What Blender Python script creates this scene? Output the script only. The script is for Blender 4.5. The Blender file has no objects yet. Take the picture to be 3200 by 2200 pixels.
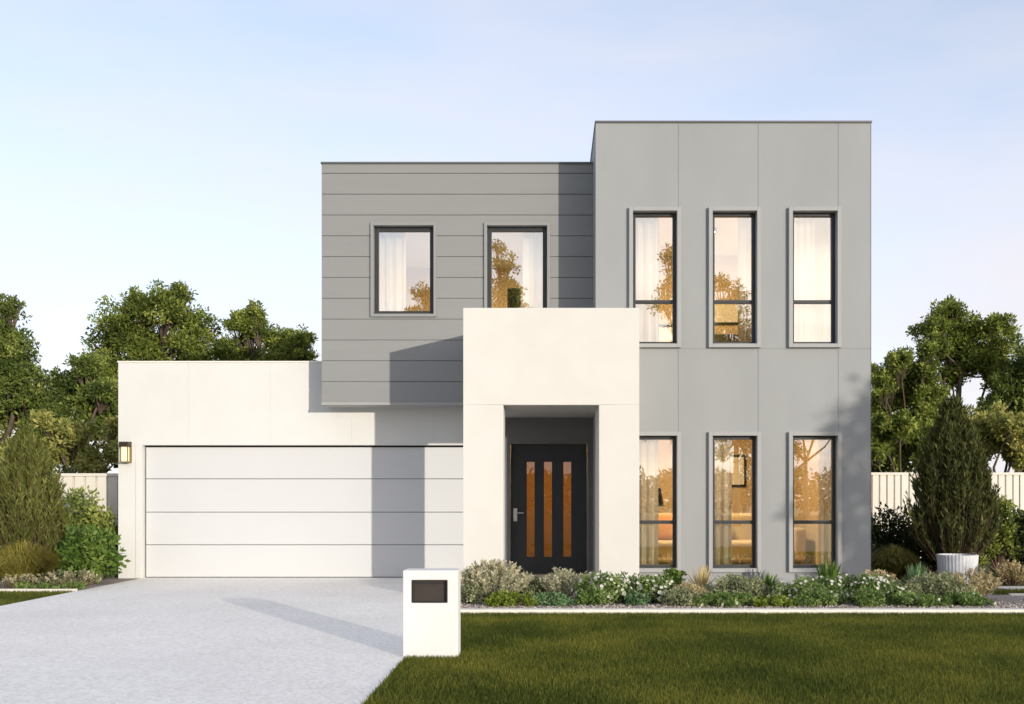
import bpy, math, random
import numpy as np
from mathutils import Vector

scene = bpy.context.scene
col = scene.collection
random.seed(7)
rng = np.random.default_rng(11)

# ------------------------------------------------------------------ measuring
# survey of the place: camera at the origin, 1.28 m up, looking along +Y
F, CX, CY, H = 2240.0, 1245.0, 1130.0, 1.28
def PX(x, Y): return (x - CX) * Y / F
def PZ(y, Y): return H + (CY - y) * Y / F
YP, YPB, YR, YC, YE, YW, YD = 13.352, 13.832, 14.528, 15.344, 15.376, 15.824, 15.926

# ------------------------------------------------------------------ objects
def tag(o, label=None, cat=None, group=None, kind=None):
    if label: o['label'] = label
    if cat: o['category'] = cat
    if group: o['group'] = group
    if kind: o['kind'] = kind
    return o
def empty(name, loc=(0, 0, 0)):
    o = bpy.data.objects.new(name, None); col.objects.link(o)
    o.location = loc; o.empty_display_size = .2
    return o
def link(name, me, mat, parent=None):
    o = bpy.data.objects.new(name, me); col.objects.link(o)
    if mat: me.materials.append(mat)
    if parent is not None:
        o.parent = parent
        w = parent
        off = Vector((0, 0, 0))
        while w is not None:
            off += w.location; w = w.parent
        o.location = -off
    return o

class MB:
    def __init__(s): s.v = []; s.f = []
    def add(s, vs, fs):
        b = len(s.v); s.v += [tuple(v) for v in vs]; s.f += [tuple(i + b for i in f) for f in fs]
    def box(s, x0, x1, y0, y1, z0, z1):
        if x0 > x1: x0, x1 = x1, x0
        if y0 > y1: y0, y1 = y1, y0
        if z0 > z1: z0, z1 = z1, z0
        s.add([(x0,y0,z0),(x1,y0,z0),(x1,y1,z0),(x0,y1,z0),(x0,y0,z1),(x1,y0,z1),(x1,y1,z1),(x0,y1,z1)],
              [(0,3,2,1),(4,5,6,7),(0,1,5,4),(1,2,6,5),(2,3,7,6),(3,0,4,7)])
        return s
    def quad(s, *p): s.add(p, [(0,1,2,3)]); return s
    def tube(s, pts, rad, n=6, cap=True):
        pts = [Vector(p) for p in pts]
        rings = []
        for i, p in enumerate(pts):
            d = (pts[min(i+1, len(pts)-1)] - pts[max(i-1, 0)])
            if d.length < 1e-6: d = Vector((0,0,1))
            d.normalize()
            a = Vector((1,0,0)) if abs(d.x) < .8 else Vector((0,1,0))
            u = d.cross(a).normalized(); w = d.cross(u)
            r = rad[i] if isinstance(rad, (list, tuple)) else rad
            rings.append([p + u*(r*math.cos(2*math.pi*k/n)) + w*(r*math.sin(2*math.pi*k/n)) for k in range(n)])
        vs = [q for ring in rings for q in ring]; fs = []
        for i in range(len(pts)-1):
            for k in range(n):
                fs.append((i*n+k, i*n+(k+1)%n, (i+1)*n+(k+1)%n, (i+1)*n+k))
        if cap:
            fs.append(tuple(range(n-1, -1, -1))); fs.append(tuple((len(pts)-1)*n+k for k in range(n)))
        s.add(vs, fs); return s
    def lathe(s, c, prof, n=32, rib=0, ribn=0):
        vs = []; fs = []
        for (r, z) in prof:
            for k in range(n):
                a = 2*math.pi*k/n
                rr = r*(1 + rib*(1 if (k % 2) else -1)) if rib else r
                vs.append((c[0]+rr*math.cos(a), c[1]+rr*math.sin(a), c[2]+z))
        for i in range(len(prof)-1):
            for k in range(n):
                fs.append((i*n+k, i*n+(k+1)%n, (i+1)*n+(k+1)%n, (i+1)*n+k))
        s.add(vs, fs); return s
    def build(s, name, mat, parent=None, bevel=0, smooth=False, seg=2):
        me = bpy.data.meshes.new(name); me.from_pydata(s.v, [], s.f); me.update()
        if smooth:
            me.polygons.foreach_set('use_smooth', [True]*len(me.polygons))
        o = link(name, me, mat, parent)
        if bevel:
            m = o.modifiers.new('bevel', 'BEVEL'); m.width = bevel; m.segments = seg
            m.limit_method = 'ANGLE'; m.angle_limit = math.radians(40)
        return o

def grid_slab(mb, xs, zs, mask, y0, y1, back=True):
    """welded slab made of the present cells of an x/z grid, facing -Y"""
    xs = list(xs); zs = list(zs); idx = {}
    def vid(i, j, k):
        key = (i, j, k)
        if key not in idx:
            idx[key] = len(mb.v); mb.v.append((xs[i], y0 if k == 0 else y1, zs[j]))
        return idx[key]
    nx, nz = len(xs)-1, len(zs)-1
    def M(i, j): return 0 <= i < nx and 0 <= j < nz and mask[i][j]
    for i in range(nx):
        for j in range(nz):
            if not M(i, j): continue
            a = [vid(i,j,0), vid(i+1,j,0), vid(i+1,j+1,0), vid(i,j+1,0)]
            b = [vid(i,j,1), vid(i+1,j,1), vid(i+1,j+1,1), vid(i,j+1,1)]
            mb.f.append(tuple(a))
            if back: mb.f.append((b[3], b[2], b[1], b[0]))
            if not M(i-1, j): mb.f.append((a[0], a[3], b[3], b[0]))
            if not M(i+1, j): mb.f.append((a[1], b[1], b[2], a[2]))
            if not M(i, j-1): mb.f.append((a[0], b[0], b[1], a[1]))
            if not M(i, j+1): mb.f.append((a[3], a[2], b[2], b[3]))

def wall(name, mat, parent, x0, x1, z0, z1, Y, th, holes=(), joints=(), depth=.012, bevel=.003):
    """front wall with openings; joints are real grooves (rects) cut in the outer skin"""
    rects = list(holes) + list(joints)
    xs = sorted({round(v, 5) for v in [x0, x1] + [r[0] for r in rects] + [r[1] for r in rects] if x0-1e-6 <= v <= x1+1e-6})
    zs = sorted({round(v, 5) for v in [z0, z1] + [r[2] for r in rects] + [r[3] for r in rects] if z0-1e-6 <= v <= z1+1e-6})
    def inside(cx, cz, R): return any(r[0] < cx < r[1] and r[2] < cz < r[3] for r in R)
    skin, core = [], []
    for i in range(len(xs)-1):
        s, c = [], []
        for j in range(len(zs)-1):
            cx = (xs[i]+xs[i+1])/2; cz = (zs[j]+zs[j+1])/2
            h = inside(cx, cz, holes)
            c.append(not h); s.append(not h and not inside(cx, cz, joints))
        skin.append(s); core.append(c)
    mb = MB()
    grid_slab(mb, xs, zs, skin, Y, Y+depth, back=False)
    grid_slab(mb, xs, zs, core, Y+depth, Y+th)
    return mb.build(name, mat, parent, bevel=bevel)

# ------------------------------------------------------------------ materials
def newmat(name):
    m = bpy.data.materials.new(name); m.use_nodes = True
    nt = m.node_tree; b = nt.nodes['Principled BSDF']
    return m, nt, b
def N(nt, t, **kw):
    n = nt.nodes.new(t)
    for k, v in kw.items(): setattr(n, k, v)
    return n
def surf(name, c, rough=.7, var=.06, scale=2.0, bump=.0, bscale=200, metal=0, c2=None, stretch=None, spec=.3):
    m, nt, b = newmat(name)
    tc = N(nt, 'ShaderNodeTexCoord'); mp = N(nt, 'ShaderNodeMapping')
    nt.links.new(tc.outputs['Object'], mp.inputs['Vector'])
    if stretch: mp.inputs['Scale'].default_value = stretch
    no = N(nt, 'ShaderNodeTexNoise'); no.inputs['Scale'].default_value = scale; no.inputs['Detail'].default_value = 6
    no.inputs['Roughness'].default_value = .6
    nt.links.new(mp.outputs['Vector'], no.inputs['Vector'])
    r = N(nt, 'ShaderNodeValToRGB')
    lo = [max(0, x*(1-var)) for x in c] if c2 is None else c
    hi = [min(1, x*(1+var)) for x in c] if c2 is None else c2
    r.color_ramp.elements[0].position = .32; r.color_ramp.elements[0].color = (*lo, 1)
    r.color_ramp.elements[1].position = .68; r.color_ramp.elements[1].color = (*hi, 1)
    nt.links.new(no.outputs['Fac'], r.inputs['Fac']); nt.links.new(r.outputs['Color'], b.inputs['Base Color'])
    b.inputs['Roughness'].default_value = rough; b.inputs['Metallic'].default_value = metal
    b.inputs['Specular IOR Level'].default_value = spec
    if bump:
        n2 = N(nt, 'ShaderNodeTexNoise'); n2.inputs['Scale'].default_value = bscale; n2.inputs['Detail'].default_value = 3
        nt.links.new(tc.outputs['Object'], n2.inputs['Vector'])
        bp = N(nt, 'ShaderNodeBump'); bp.inputs['Strength'].default_value = bump; bp.inputs['Distance'].default_value = .004
        nt.links.new(n2.outputs['Fac'], bp.inputs['Height']); nt.links.new(bp.outputs['Normal'], b.inputs['Normal'])
    return m
def leafmat(name, dark, mid, light, trans=.3, rough=.55, patch=0.0):
    m, nt, b = newmat(name)
    at = N(nt, 'ShaderNodeAttribute'); at.attribute_name = 'tint'
    r = N(nt, 'ShaderNodeValToRGB'); e = r.color_ramp.elements
    e[0].position = 0; e[0].color = (*dark, 1); e[1].position = 1; e[1].color = (*light, 1)
    k = e.new(.5); k.color = (*mid, 1)
    src = at.outputs['Fac']
    if patch:
        tc = N(nt, 'ShaderNodeTexCoord'); no = N(nt, 'ShaderNodeTexNoise'); no.inputs['Scale'].default_value = .9
        no.inputs['Detail'].default_value = 5
        nt.links.new(tc.outputs['Object'], no.inputs['Vector'])
        ma = N(nt, 'ShaderNodeMath', operation='MULTIPLY_ADD'); ma.inputs[1].default_value = patch; ma.inputs[2].default_value = -patch*.5
        nt.links.new(no.outputs['Fac'], ma.inputs[0])
        ad = N(nt, 'ShaderNodeMath', operation='ADD'); nt.links.new(src, ad.inputs[0]); nt.links.new(ma.outputs[0], ad.inputs[1])
        src = ad.outputs[0]
    nt.links.new(src, r.inputs['Fac']); nt.links.new(r.outputs['Color'], b.inputs['Base Color'])
    b.inputs['Roughness'].default_value = rough; b.inputs['Specular IOR Level'].default_value = .25
    tr = N(nt, 'ShaderNodeBsdfTranslucent'); nt.links.new(r.outputs['Color'], tr.inputs['Color'])
    mx = N(nt, 'ShaderNodeMixShader'); mx.inputs[0].default_value = trans
    nt.links.new(b.outputs[0], mx.inputs[1]); nt.links.new(tr.outputs[0], mx.inputs[2])
    nt.links.new(mx.outputs[0], nt.nodes['Material Output'].inputs['Surface'])
    return m
def emit(name, c, s):
    m, nt, b = newmat(name)
    b.inputs['Base Color'].default_value = (*c, 1); b.inputs['Emission Color'].default_value = (*c, 1)
    b.inputs['Emission Strength'].default_value = s
    return m
def glassmat(name, tint, refl, rc=(1, 1, 1)):
    m, nt, b = newmat(name); nt.nodes.remove(b)
    t = N(nt, 'ShaderNodeBsdfTransparent'); t.inputs['Color'].default_value = (*tint, 1)
    g = N(nt, 'ShaderNodeBsdfGlossy'); g.inputs['Roughness'].default_value = 0; g.inputs['Color'].default_value = (*rc, 1)
    fr = N(nt, 'ShaderNodeFresnel'); fr.inputs['IOR'].default_value = 1.5
    ad = N(nt, 'ShaderNodeMath', operation='ADD', use_clamp=True); ad.inputs[1].default_value = refl
    nt.links.new(fr.outputs[0], ad.inputs[0])
    mx = N(nt, 'ShaderNodeMixShader'); nt.links.new(ad.outputs[0], mx.inputs[0])
    nt.links.new(t.outputs[0], mx.inputs[1]); nt.links.new(g.outputs[0], mx.inputs[2])
    nt.links.new(mx.outputs[0], nt.nodes['Material Output'].inputs['Surface'])
    return m

M = {}
M['white'] = surf('white_render', (.64, .637, .61), .8, .03, 1.3, .12, 300)
M['portal'] = surf('cream_render', (.65, .633, .59), .8, .03, 1.5, .12, 300)
M['grey'] = surf('grey_panel', (.312, .322, .324), .75, .05, .9, .08, 260, stretch=(1, 1, .4))
M['clad'] = surf('grey_board', (.252, .257, .253), .7, .03, 1.2, .06, 200, stretch=(.4, 1, 3))
M['trim'] = surf('grey_trim', (.345, .352, .352), .6, .02, 3)
M['liptrim'] = surf('pale_grey_trim', (.34, .34, .335), .6, .02, 3)
M['trimc'] = surf('grey_board_trim', (.262, .267, .263), .6, .02, 3)
M['cap'] = surf('dark_metal_capping', (.12, .125, .13), .45, .05, 3, metal=.3)
M['capw'] = surf('cream_metal_capping', (.78, .75, .66), .5, .03, 3)
M['frame'] = surf('charcoal_aluminium', (.045, .047, .05), .4, .06, 4, metal=.2)
M['gdoor'] = surf('white_garage_steel', (.58, .585, .585), .5, .012, .8, .02, 120)
M['flatblack'] = surf('flat_black', (.03, .03, .03), .8, .1, 8)
M['entry'] = surf('charcoal_render', (.17, .17, .172), .75, .04, 2, .08, 240)
M['soffit'] = surf('grey_soffit', (.42, .42, .41), .8, .03, 2)
M['door'] = surf('charcoal_door_paint', (.032, .034, .036), .45, .05, 2)
M['steel'] = surf('brushed_steel', (.6, .6, .58), .3, .05, 20, metal=1)
M['pane'] = glassmat('window_glass', (.97, .95, .88), .46, (1, 1, .95))
M['doorglass'] = glassmat('amber_door_glass', (.36, .25, .13), .06)
M['tan'] = surf('tan_plaster', (.52, .38, .22), .85, .05, 2)
M['ceil'] = surf('white_ceiling', (.8, .77, .72), .9, .02, 2)
M['timber'] = surf('oak_floor', (.34, .2, .1), .5, .25, 3, stretch=(1, 12, 1))
M['curtain'] = surf('white_curtain', (.9, .86, .8), .9, .02, 5)
_m = M['curtain']; _nt = _m.node_tree; _b = _nt.nodes['Principled BSDF']
_t = N(_nt, 'ShaderNodeBsdfTranslucent'); _t.inputs['Color'].default_value = (.9, .86, .8, 1)
_x = N(_nt, 'ShaderNodeMixShader'); _x.inputs[0].default_value = .45
_nt.links.new(_b.outputs[0], _x.inputs[1]); _nt.links.new(_t.outputs[0], _x.inputs[2]); _nt.links.new(_x.outputs[0], _nt.nodes['Material Output'].inputs['Surface'])
M['sofa'] = surf('beige_fabric', (.56, .42, .25), .95, .08, 30, .3, 400)
M['orange'] = surf('rust_cushion', (.55, .25, .1), .9, .08, 20)
M['black'] = surf('black_metal', (.015, .015, .015), .4, .1, 5)
M['darkwood'] = surf('dark_walnut', (.05, .032, .022), .5, .3, 4, stretch=(1, 1, 9))
M['linen'] = surf('cream_linen', (.7, .62, .5), .95, .06, 10)
M['glow'] = emit('warm_ceiling_lamp', (1, .81, .50), 125)
M['glowdim'] = emit('dim_hall_lamp', (1, .78, .48), 48)
M['lantern'] = emit('lit_lantern_glass', (1, .76, .46), .12)
M['bronze'] = surf('bronze_metal', (.06, .045, .03), .4, .1, 8, metal=.6)
M['gold'] = surf('brass_metal', (.33, .24, .12), .4, .1, 8, metal=.7)
M['mailbox'] = surf('white_mailbox_render', (.76, .735, .70), .8, .03, 3, .15, 260)
M['slot'] = surf('brown_metal_flap', (.055, .045, .038), .45, .1, 5, metal=.2)
M['conc'] = surf('pale_concrete', (.80, .75, .66), .85, .08, 8, .3, 120)
M['fence'] = surf('cream_steel_fence', (.72, .68, .6), .55, .03, 1.5)
M['pot'] = surf('white_ribbed_pot', (.60, .61, .63), .7, .06, 6, .1, 100)
M['soil'] = surf('dark_soil', (.05, .035, .025), .95, .4, 12, .8, 60)
M['bark'] = surf('grey_brown_bark', (.11, .085, .06), .9, .4, 9, .8, 40, stretch=(1, 1, .25))
M['palestem'] = surf('pale_green_stem', (.30, .30, .2), .9, .2, 9)
M['bark2'] = surf('brown_stem', (.13, .08, .055), .9, .3, 9)
# driveway: pale exposed aggregate
def drive_mat():
    m, nt, b = newmat('pale_exposed_aggregate')
    tc = N(nt, 'ShaderNodeTexCoord')
    vo = N(nt, 'ShaderNodeTexVoronoi'); vo.inputs['Scale'].default_value = 42
    nt.links.new(tc.outputs['Object'], vo.inputs['Vector'])
    r1 = N(nt, 'ShaderNodeValToRGB'); e = r1.color_ramp.elements
    e[0].position = .0; e[0].color = (.83, .80, .75, 1); e[1].position = .75; e[1].color = (1, .975, .925, 1)
    sp = N(nt, 'ShaderNodeSeparateColor'); nt.links.new(vo.outputs['Color'], sp.inputs[0])
    nt.links.new(sp.outputs[0], r1.inputs['Fac'])
    no = N(nt, 'ShaderNodeTexNoise'); no.inputs['Scale'].default_value = .7; no.inputs['Detail'].default_value = 7
    nt.links.new(tc.outputs['Object'], no.inputs['Vector'])
    r2 = N(nt, 'ShaderNodeValToRGB'); r2.color_ramp.elements[0].color = (.93, .925, .92, 1); r2.color_ramp.elements[1].color = (1, 1, 1, 1)
    r2.color_ramp.elements[0].position = .35; r2.color_ramp.elements[1].position = .65
    nt.links.new(no.outputs['Fac'], r2.inputs['Fac'])
    mx = N(nt, 'ShaderNodeMix', data_type='RGBA', blend_type='MULTIPLY'); mx.inputs[0].default_value = 1
    nt.links.new(r1.outputs['Color'], mx.inputs[6]); nt.links.new(r2.outputs['Color'], mx.inputs[7])
    nt.links.new(mx.outputs[2], b.inputs['Base Color'])
    b.inputs['Roughness'].default_value = .75; b.inputs['Specular IOR Level'].default_value = .2
    bp = N(nt, 'ShaderNodeBump'); bp.inputs['Strength'].default_value = .22; bp.inputs['Distance'].default_value = .006
    nt.links.new(vo.outputs['Distance'], bp.inputs['Height']); nt.links.new(bp.outputs['Normal'], b.inputs['Normal'])
    return m
M['drive'] = drive_mat()
M['turf'] = surf('turf_soil', (.05, .055, .016), .95, .3, 3, c2=(.11, .11, .026), bump=.5, bscale=60)
M['gravel'] = surf('pinkish_gravel_mulch', (.16, .125, .105), .95, .3, 45, c2=(.5, .44, .4), bump=.9, bscale=70)
M['grass'] = leafmat('sun_dappled_grass', (.052, .078, .011), (.128, .154, .020), (.33, .305, .055), .42, .6, patch=1.8)  # patch noise paints dappled sunlight into the blade colour

G = {  # foliage palettes
 'tree': leafmat('tree_leaf', (0.061, 0.089, 0.017), (0.194, 0.245, 0.043), (0.489, 0.517, 0.122), .4, patch=.5),
 'tree2': leafmat('tree_leaf_dark', (0.048, 0.078, 0.018), (0.150, 0.203, 0.041), (0.406, 0.450, 0.113), .4, patch=.5),
 'pale': leafmat('pale_tree_leaf', (0.161, 0.184, 0.046), (0.391, 0.391, 0.103), (0.667, 0.609, 0.230), .35, patch=.5),
 'olive': leafmat('olive_needle', (0.055, 0.066, 0.014), (0.143, 0.160, 0.035), (0.330, 0.341, 0.094), .3, patch=.5),
 'oliveD': leafmat('dark_olive_needle', (.036, .046, .012), (.085, .1, .025), (.21, .22, .06), .3, patch=.5),
 'bright': leafmat('bright_leaf', (.045, .09, .018), (.11, .19, .032), (.24, .32, .07), .35, patch=.4),
 'hedge': leafmat('hedge_leaf', (.018, .030, .010), (.042, .062, .017), (.09, .115, .035), .3, patch=.4),
 'gold': leafmat('golden_grass', (.11, .10, .02), (.26, .23, .045), (.42, .36, .09), .35),
 'golddark': leafmat('olive_grass', (.05, .05, .013), (.12, .115, .026), (.2, .18, .05), .3),
 'silver': leafmat('silver_leaf', (0.273, 0.273, 0.172), (0.575, 0.546, 0.359), (0.850, 0.850, 0.604), .3),
 'greyg': leafmat('grey_green_leaf', (0.144, 0.166, 0.086), (0.302, 0.323, 0.172), (0.546, 0.546, 0.316), .3),
 'cream': leafmat('cream_leaf', (0.322, 0.253, 0.103), (0.598, 0.483, 0.230), (0.828, 0.690, 0.391), .3),
 'lime': leafmat('lime_leaf', (.10, .14, .018), (.22, .29, .035), (.38, .43, .08), .35),
 'mid': leafmat('mid_green_leaf', (0.071, 0.122, 0.034), (0.172, 0.259, 0.064), (0.374, 0.475, 0.159), .35),
 'blueg': leafmat('blue_green_leaf', (0.068, 0.123, 0.062), (0.165, 0.275, 0.117), (0.343, 0.468, 0.234), .35),
}
M['flower'] = leafmat('white_petal', (.55, .53, .42), (.75, .73, .62), (.85, .84, .78), .3)
M['creamflower'] = leafmat('cream_petal', (.42, .34, .2), (.6, .5, .33), (.75, .66, .48), .3)

# ------------------------------------------------------------------ camera
cam = bpy.data.cameras.new('camera'); co = bpy.data.objects.new('camera', cam); col.objects.link(co)
co.location = (0, 0, H); co.rotation_euler = (math.radians(90), 0, 0)
cam.sensor_fit = 'HORIZONTAL'; cam.sensor_width = 36; cam.lens = F/2321*36
cam.shift_x = -(CX-1160.5)/2321; cam.shift_y = (CY-798)/2321
cam.clip_start = .05; cam.clip_end = 2000
scene.camera = co

# ------------------------------------------------------------------ light
AX, BZ = .6616, .155                       # sunlight goes (-AX, 1, -BZ)
sun_el = math.atan2(BZ, math.hypot(AX, 1)); sun_az = math.atan2(AX, -1)   # azimuth clockwise from +Y
w = bpy.data.worlds.new('World'); scene.world = w; w.use_nodes = True
nt = w.node_tree; bg = nt.nodes['Background']
sky = nt.nodes.new('ShaderNodeTexSky'); sky.sky_type = 'NISHITA'; sky.sun_disc = False
sky.sun_elevation = sun_el; sky.sun_rotation = sun_az
sky.altitude = 100; sky.air_density = .55; sky.dust_density = .75; sky.ozone_density = .3
# cirrus-like veil added to brighten the clear sky, denser towards the horizon
tc = N(nt, 'ShaderNodeTexCoord'); mp = N(nt, 'ShaderNodeMapping'); mp.inputs['Scale'].default_value = (1.2, 2.2, 5)
nt.links.new(tc.outputs['Generated'], mp.inputs['Vector'])
cn = N(nt, 'ShaderNodeTexNoise'); cn.inputs['Scale'].default_value = 2.3; cn.inputs['Detail'].default_value = 7; cn.inputs['Roughness'].default_value = .55
nt.links.new(mp.outputs['Vector'], cn.inputs['Vector'])
cr = N(nt, 'ShaderNodeMapRange'); cr.inputs[1].default_value = .3; cr.inputs[2].default_value = .75; cr.inputs[3].default_value = .26; cr.inputs[4].default_value = .62
nt.links.new(cn.outputs['Fac'], cr.inputs[0])
sx = N(nt, 'ShaderNodeSeparateXYZ'); nt.links.new(tc.outputs['Generated'], sx.inputs[0])
am = N(nt, 'ShaderNodeMapRange'); am.inputs[1].default_value = .0; am.inputs[2].default_value = .42; am.inputs[3].default_value = .64; am.inputs[4].default_value = 0
nt.links.new(sx.outputs[2], am.inputs[0])
ad = N(nt, 'ShaderNodeMath', operation='ADD', use_clamp=True); nt.links.new(cr.outputs[0], ad.inputs[0]); nt.links.new(am.outputs[0], ad.inputs[1])
vm = N(nt, 'ShaderNodeMix', data_type='RGBA'); vm.inputs[7].default_value = (2.08, 1.97, 2.04, 1)
nt.links.new(ad.outputs[0], vm.inputs[0]); nt.links.new(sky.outputs[0], vm.inputs[6])
nt.links.new(vm.outputs[2], bg.inputs['Color']); bg.inputs['Strength'].default_value = .15
L = bpy.data.lights.new('sun', 'SUN'); L.energy = 1.2; L.angle = math.radians(.6); L.color = (1, .915, .79)
so = bpy.data.objects.new('sun', L); col.objects.link(so)
so.rotation_euler = Vector((-AX, 1, -BZ)).to_track_quat('-Z', 'Y').to_euler(); so.location = (8, -8, 12)
scene.view_settings.view_transform = 'Standard'; scene.view_settings.look = 'None'
scene.view_settings.exposure = 1.56; scene.view_settings.gamma = 1

# ------------------------------------------------------------------ ground
def sheet(name, x0, x1, y0, y1, z, mat):
    return tag(MB().quad((x0,y0,z),(x1,y0,z),(x1,y1,z),(x0,y1,z)).build(name, mat), kind='structure')
g = sheet('ground', -500, 500, -500, 500, -.012, M['turf'])
XL, XR_ = -6.53, -1.16
MBd = MB().box(XL, XR_, -4, YD+.15, -.05, .004)
tag(MBd.build('driveway', M['drive'], bevel=.01), kind='structure')
YB0, YB1 = 10.97, 11.12
sheet('garden_bed', XR_+.002, 9.5, YB1, YR, -.004, M['gravel'])
sheet('side_garden_bed', XR_-30, XL-.002, 13.75, 16.6, -.004, M['gravel'])
tag(MB().box(XR_+.012, 12, YB0, YB1, -.03, .045).build('concrete_edging', M['conc'], bevel=.008),
    'pale concrete edging strip running between the front lawn and the gravel bed', 'garden edging')
tag(MB().box(-30, XL-.015, 13.62, 13.72, -.03, .03).build('concrete_edging', M['conc'], bevel=.008),
    'short concrete edging strip left of the driveway by the cream flowers', 'garden edging')
tag(MB().box(6.1, 12, 13.05, 13.13, -.03, .02).build('concrete_edging', M['conc'], bevel=.008),
    'thin edging strip at the far right beyond the flower bed', 'garden edging')
tag(MB().box(6.4, 14, 13.75, 14.25, -.03, .012).build('path', M['conc'], bevel=.005), kind='structure')

# ------------------------------------------------------------------ the house
house = tag(empty('modern_house', (0, 18, 0)),
            'two-storey modern house with grey panel walls, white garage and cream entry portal', 'house')
def R(x0, x1, y0, y1, Y): return (PX(x0,Y), PX(x1,Y), PZ(y1,Y), PZ(y0,Y))   # px rect -> x0,x1,z0,z1
def vj(x, ya, yb, Y, w=.007): return (PX(x,Y)-w/2, PX(x,Y)+w/2, PZ(yb,Y), PZ(ya,Y))
def hj(y, xa, xb, Y, w=.007): return (PX(xa,Y), PX(xb,Y), PZ(y,Y)-w/2, PZ(y,Y)+w/2)
XBL, XBR = PX(1350,YR), PX(1974,YR)

# right block
rwins = []
for (xa, xb) in ((1434,1534),(1614,1714.5),(1795,1896)):
    rwins.append((xa, xb, 480, 780, 682)); 
for (xa, xb) in ((1434,1534),(1614,1715),(1795,1897)):
    rwins.append((xa, xb, 988, 1288, 1184))
ZRT = PZ(279, YR)
joints = [hj(791, 1350, 1974, YR)]
for x in (1537, 1718, 1899.5):
    joints += [vj(x, 279, 470, YR), vj(x, 789, 979, YR), vj(x, 1297, 1330, YR)]
wall('tower_wall', M['grey'], house, XBL, XBR, 0, ZRT, YR, .2, [R(*q[:4], YR) for q in rwins], joints, depth=.006)
m = MB()
m.box(XBL, XBL+.2, YR+.2, 24, 0, ZRT); m.box(XBR-.2, XBR, YR+.2, 24, 0, ZRT); m.box(XBL+.2, XBR-.2, 23.8, 24, 0, ZRT)
m.build('side_wall', M['grey'], house)
m = MB(); m.box(XBL-.012, XBR+.012, YR-.02, YR+.22, ZRT, ZRT+.03)
m.box(XBL-.012, XBL+.22, YR+.22, 24.02, ZRT, ZRT+.03); m.box(XBR-.22, XBR+.012, YR+.22, 24.02, ZRT, ZRT+.03)
m.build('parapet_cap', M['cap'], house, bevel=.003)
MB().box(XBL+.201, XBR-.201, YR+.201, 23.79, ZRT-.6, ZRT-.4).build('flat_roof', M['cap'], house)
MB().box(XBR-.002, XBR+.004, YR-.004, YR+.05, .02, ZRT-.002).build('corner_trim', M['cap'], house)

# clad upper block
XCL = PX(729, YC); ZC0, ZC1 = PZ(912, YC), PZ(372, YC)
cwins = [(847, 983, 512, 712, None), (1104, 1240, 512, 712, None)]
joints = [hj(y, 729, 1352, YC, .011) for y in (393,440.3,487.6,534.8,582,629.2,676.5,723.7,771,818,865.3)]
wall('upper_wall', M['clad'], house, XCL, XBL-.001, ZC0, ZC1, YC, .2, [R(*q[:4], YC) for q in cwins], joints, depth=.018, bevel=.002)
MB().box(XCL-.004, XBL-.002, YC-.012, YC+.2, ZC0-.042, ZC0-.001).build('bottom_trim', M['liptrim'], house, bevel=.003)
m = MB(); m.box(XCL, XCL+.2, YC+.2, 24, ZC0, ZC1); m.box(XCL+.2, XBL-.001, 23.8, 24, ZC0, ZC1)
m.build('side_wall', M['clad'], house)
m = MB(); m.box(XCL-.012, XBL-.002, YC-.02, YC+.22, ZC1, ZC1+.03); m.box(XCL-.012, XCL+.22, YC+.22, 24.02, ZC1, ZC1+.03)
m.build('parapet_cap', M['cap'], house, bevel=.003)
MB().box(XCL+.201, XBL-.002, YC+.201, 23.79, ZC1-.5, ZC1-.35).build('flat_roof', M['cap'], house)
MB().box(XCL+.01, XBL-.01, YC+.2, 23.9, ZC0-.04, ZC0-.004).build('soffit', M['soffit'], house)

# garage
XGL = PX(268, YW); ZGT = PZ(822, YW); XGO0, XGO1, ZGO = PX(322, YW), -1.30, PZ(1009, YW)
XEL = -.9
joints = [vj(x, 822, 1003, YW, .006) for x in (427, 612, 797, 984)]
wall('garage_wall', M['white'], house, XGL, XEL, 0, ZGT, YW, .2, [(XGO0, XGO1, -.01, ZGO)], joints, depth=.005, bevel=.002)
m = MB(); m.box(XGL, XGL+.2, YW+.2, 22, 0, ZGT); m.box(XGL+.2, XEL, 21.8, 22, 0, ZGT); m.box(XEL-.2, XEL, YW+.2, 21.8, 0, ZGT)
m.build('side_wall', M['white'], house)
m = MB(); m.box(XGL-.01, XCL, YW-.015, YW+.22, ZGT, ZGT+.025); m.box(XGL-.01, XGL+.22, YW+.22, 22.02, ZGT, ZGT+.025)
m.build('parapet_cap', M['capw'], house, bevel=.003)
MB().box(XGL+.201, XEL-.201, YW+.201, 21.79, ZGT-.5, ZGT-.35).build('flat_roof', M['cap'], house)
# garage frame reveal and door
m = MB(); w_ = .10
m.box(XGO0-w_, XGO0, YW-.012, YW-.001, 0, ZGO)
m.build('garage_frame', M['white'], house, bevel=.003)
MB().box(XGO0, XGO1, YD+.03, YD+.06, 0, ZGO).build('gap_backing', M['flatblack'], house)  # black sheet behind the door puts the shade of its gaps into colour
zd = [0.012] + [PZ(y, YD) for y in (1235, 1161, 1085.5)] + [PZ(1013.5, YD)]
m = MB()
for i in range(4):
    m.box(XGO0+.022, XGO1-.02, YD, YD+.028, zd[i]+.004, zd[i+1]-.004)
m.build('garage_door', M['gdoor'], house, bevel=.006)

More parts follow.
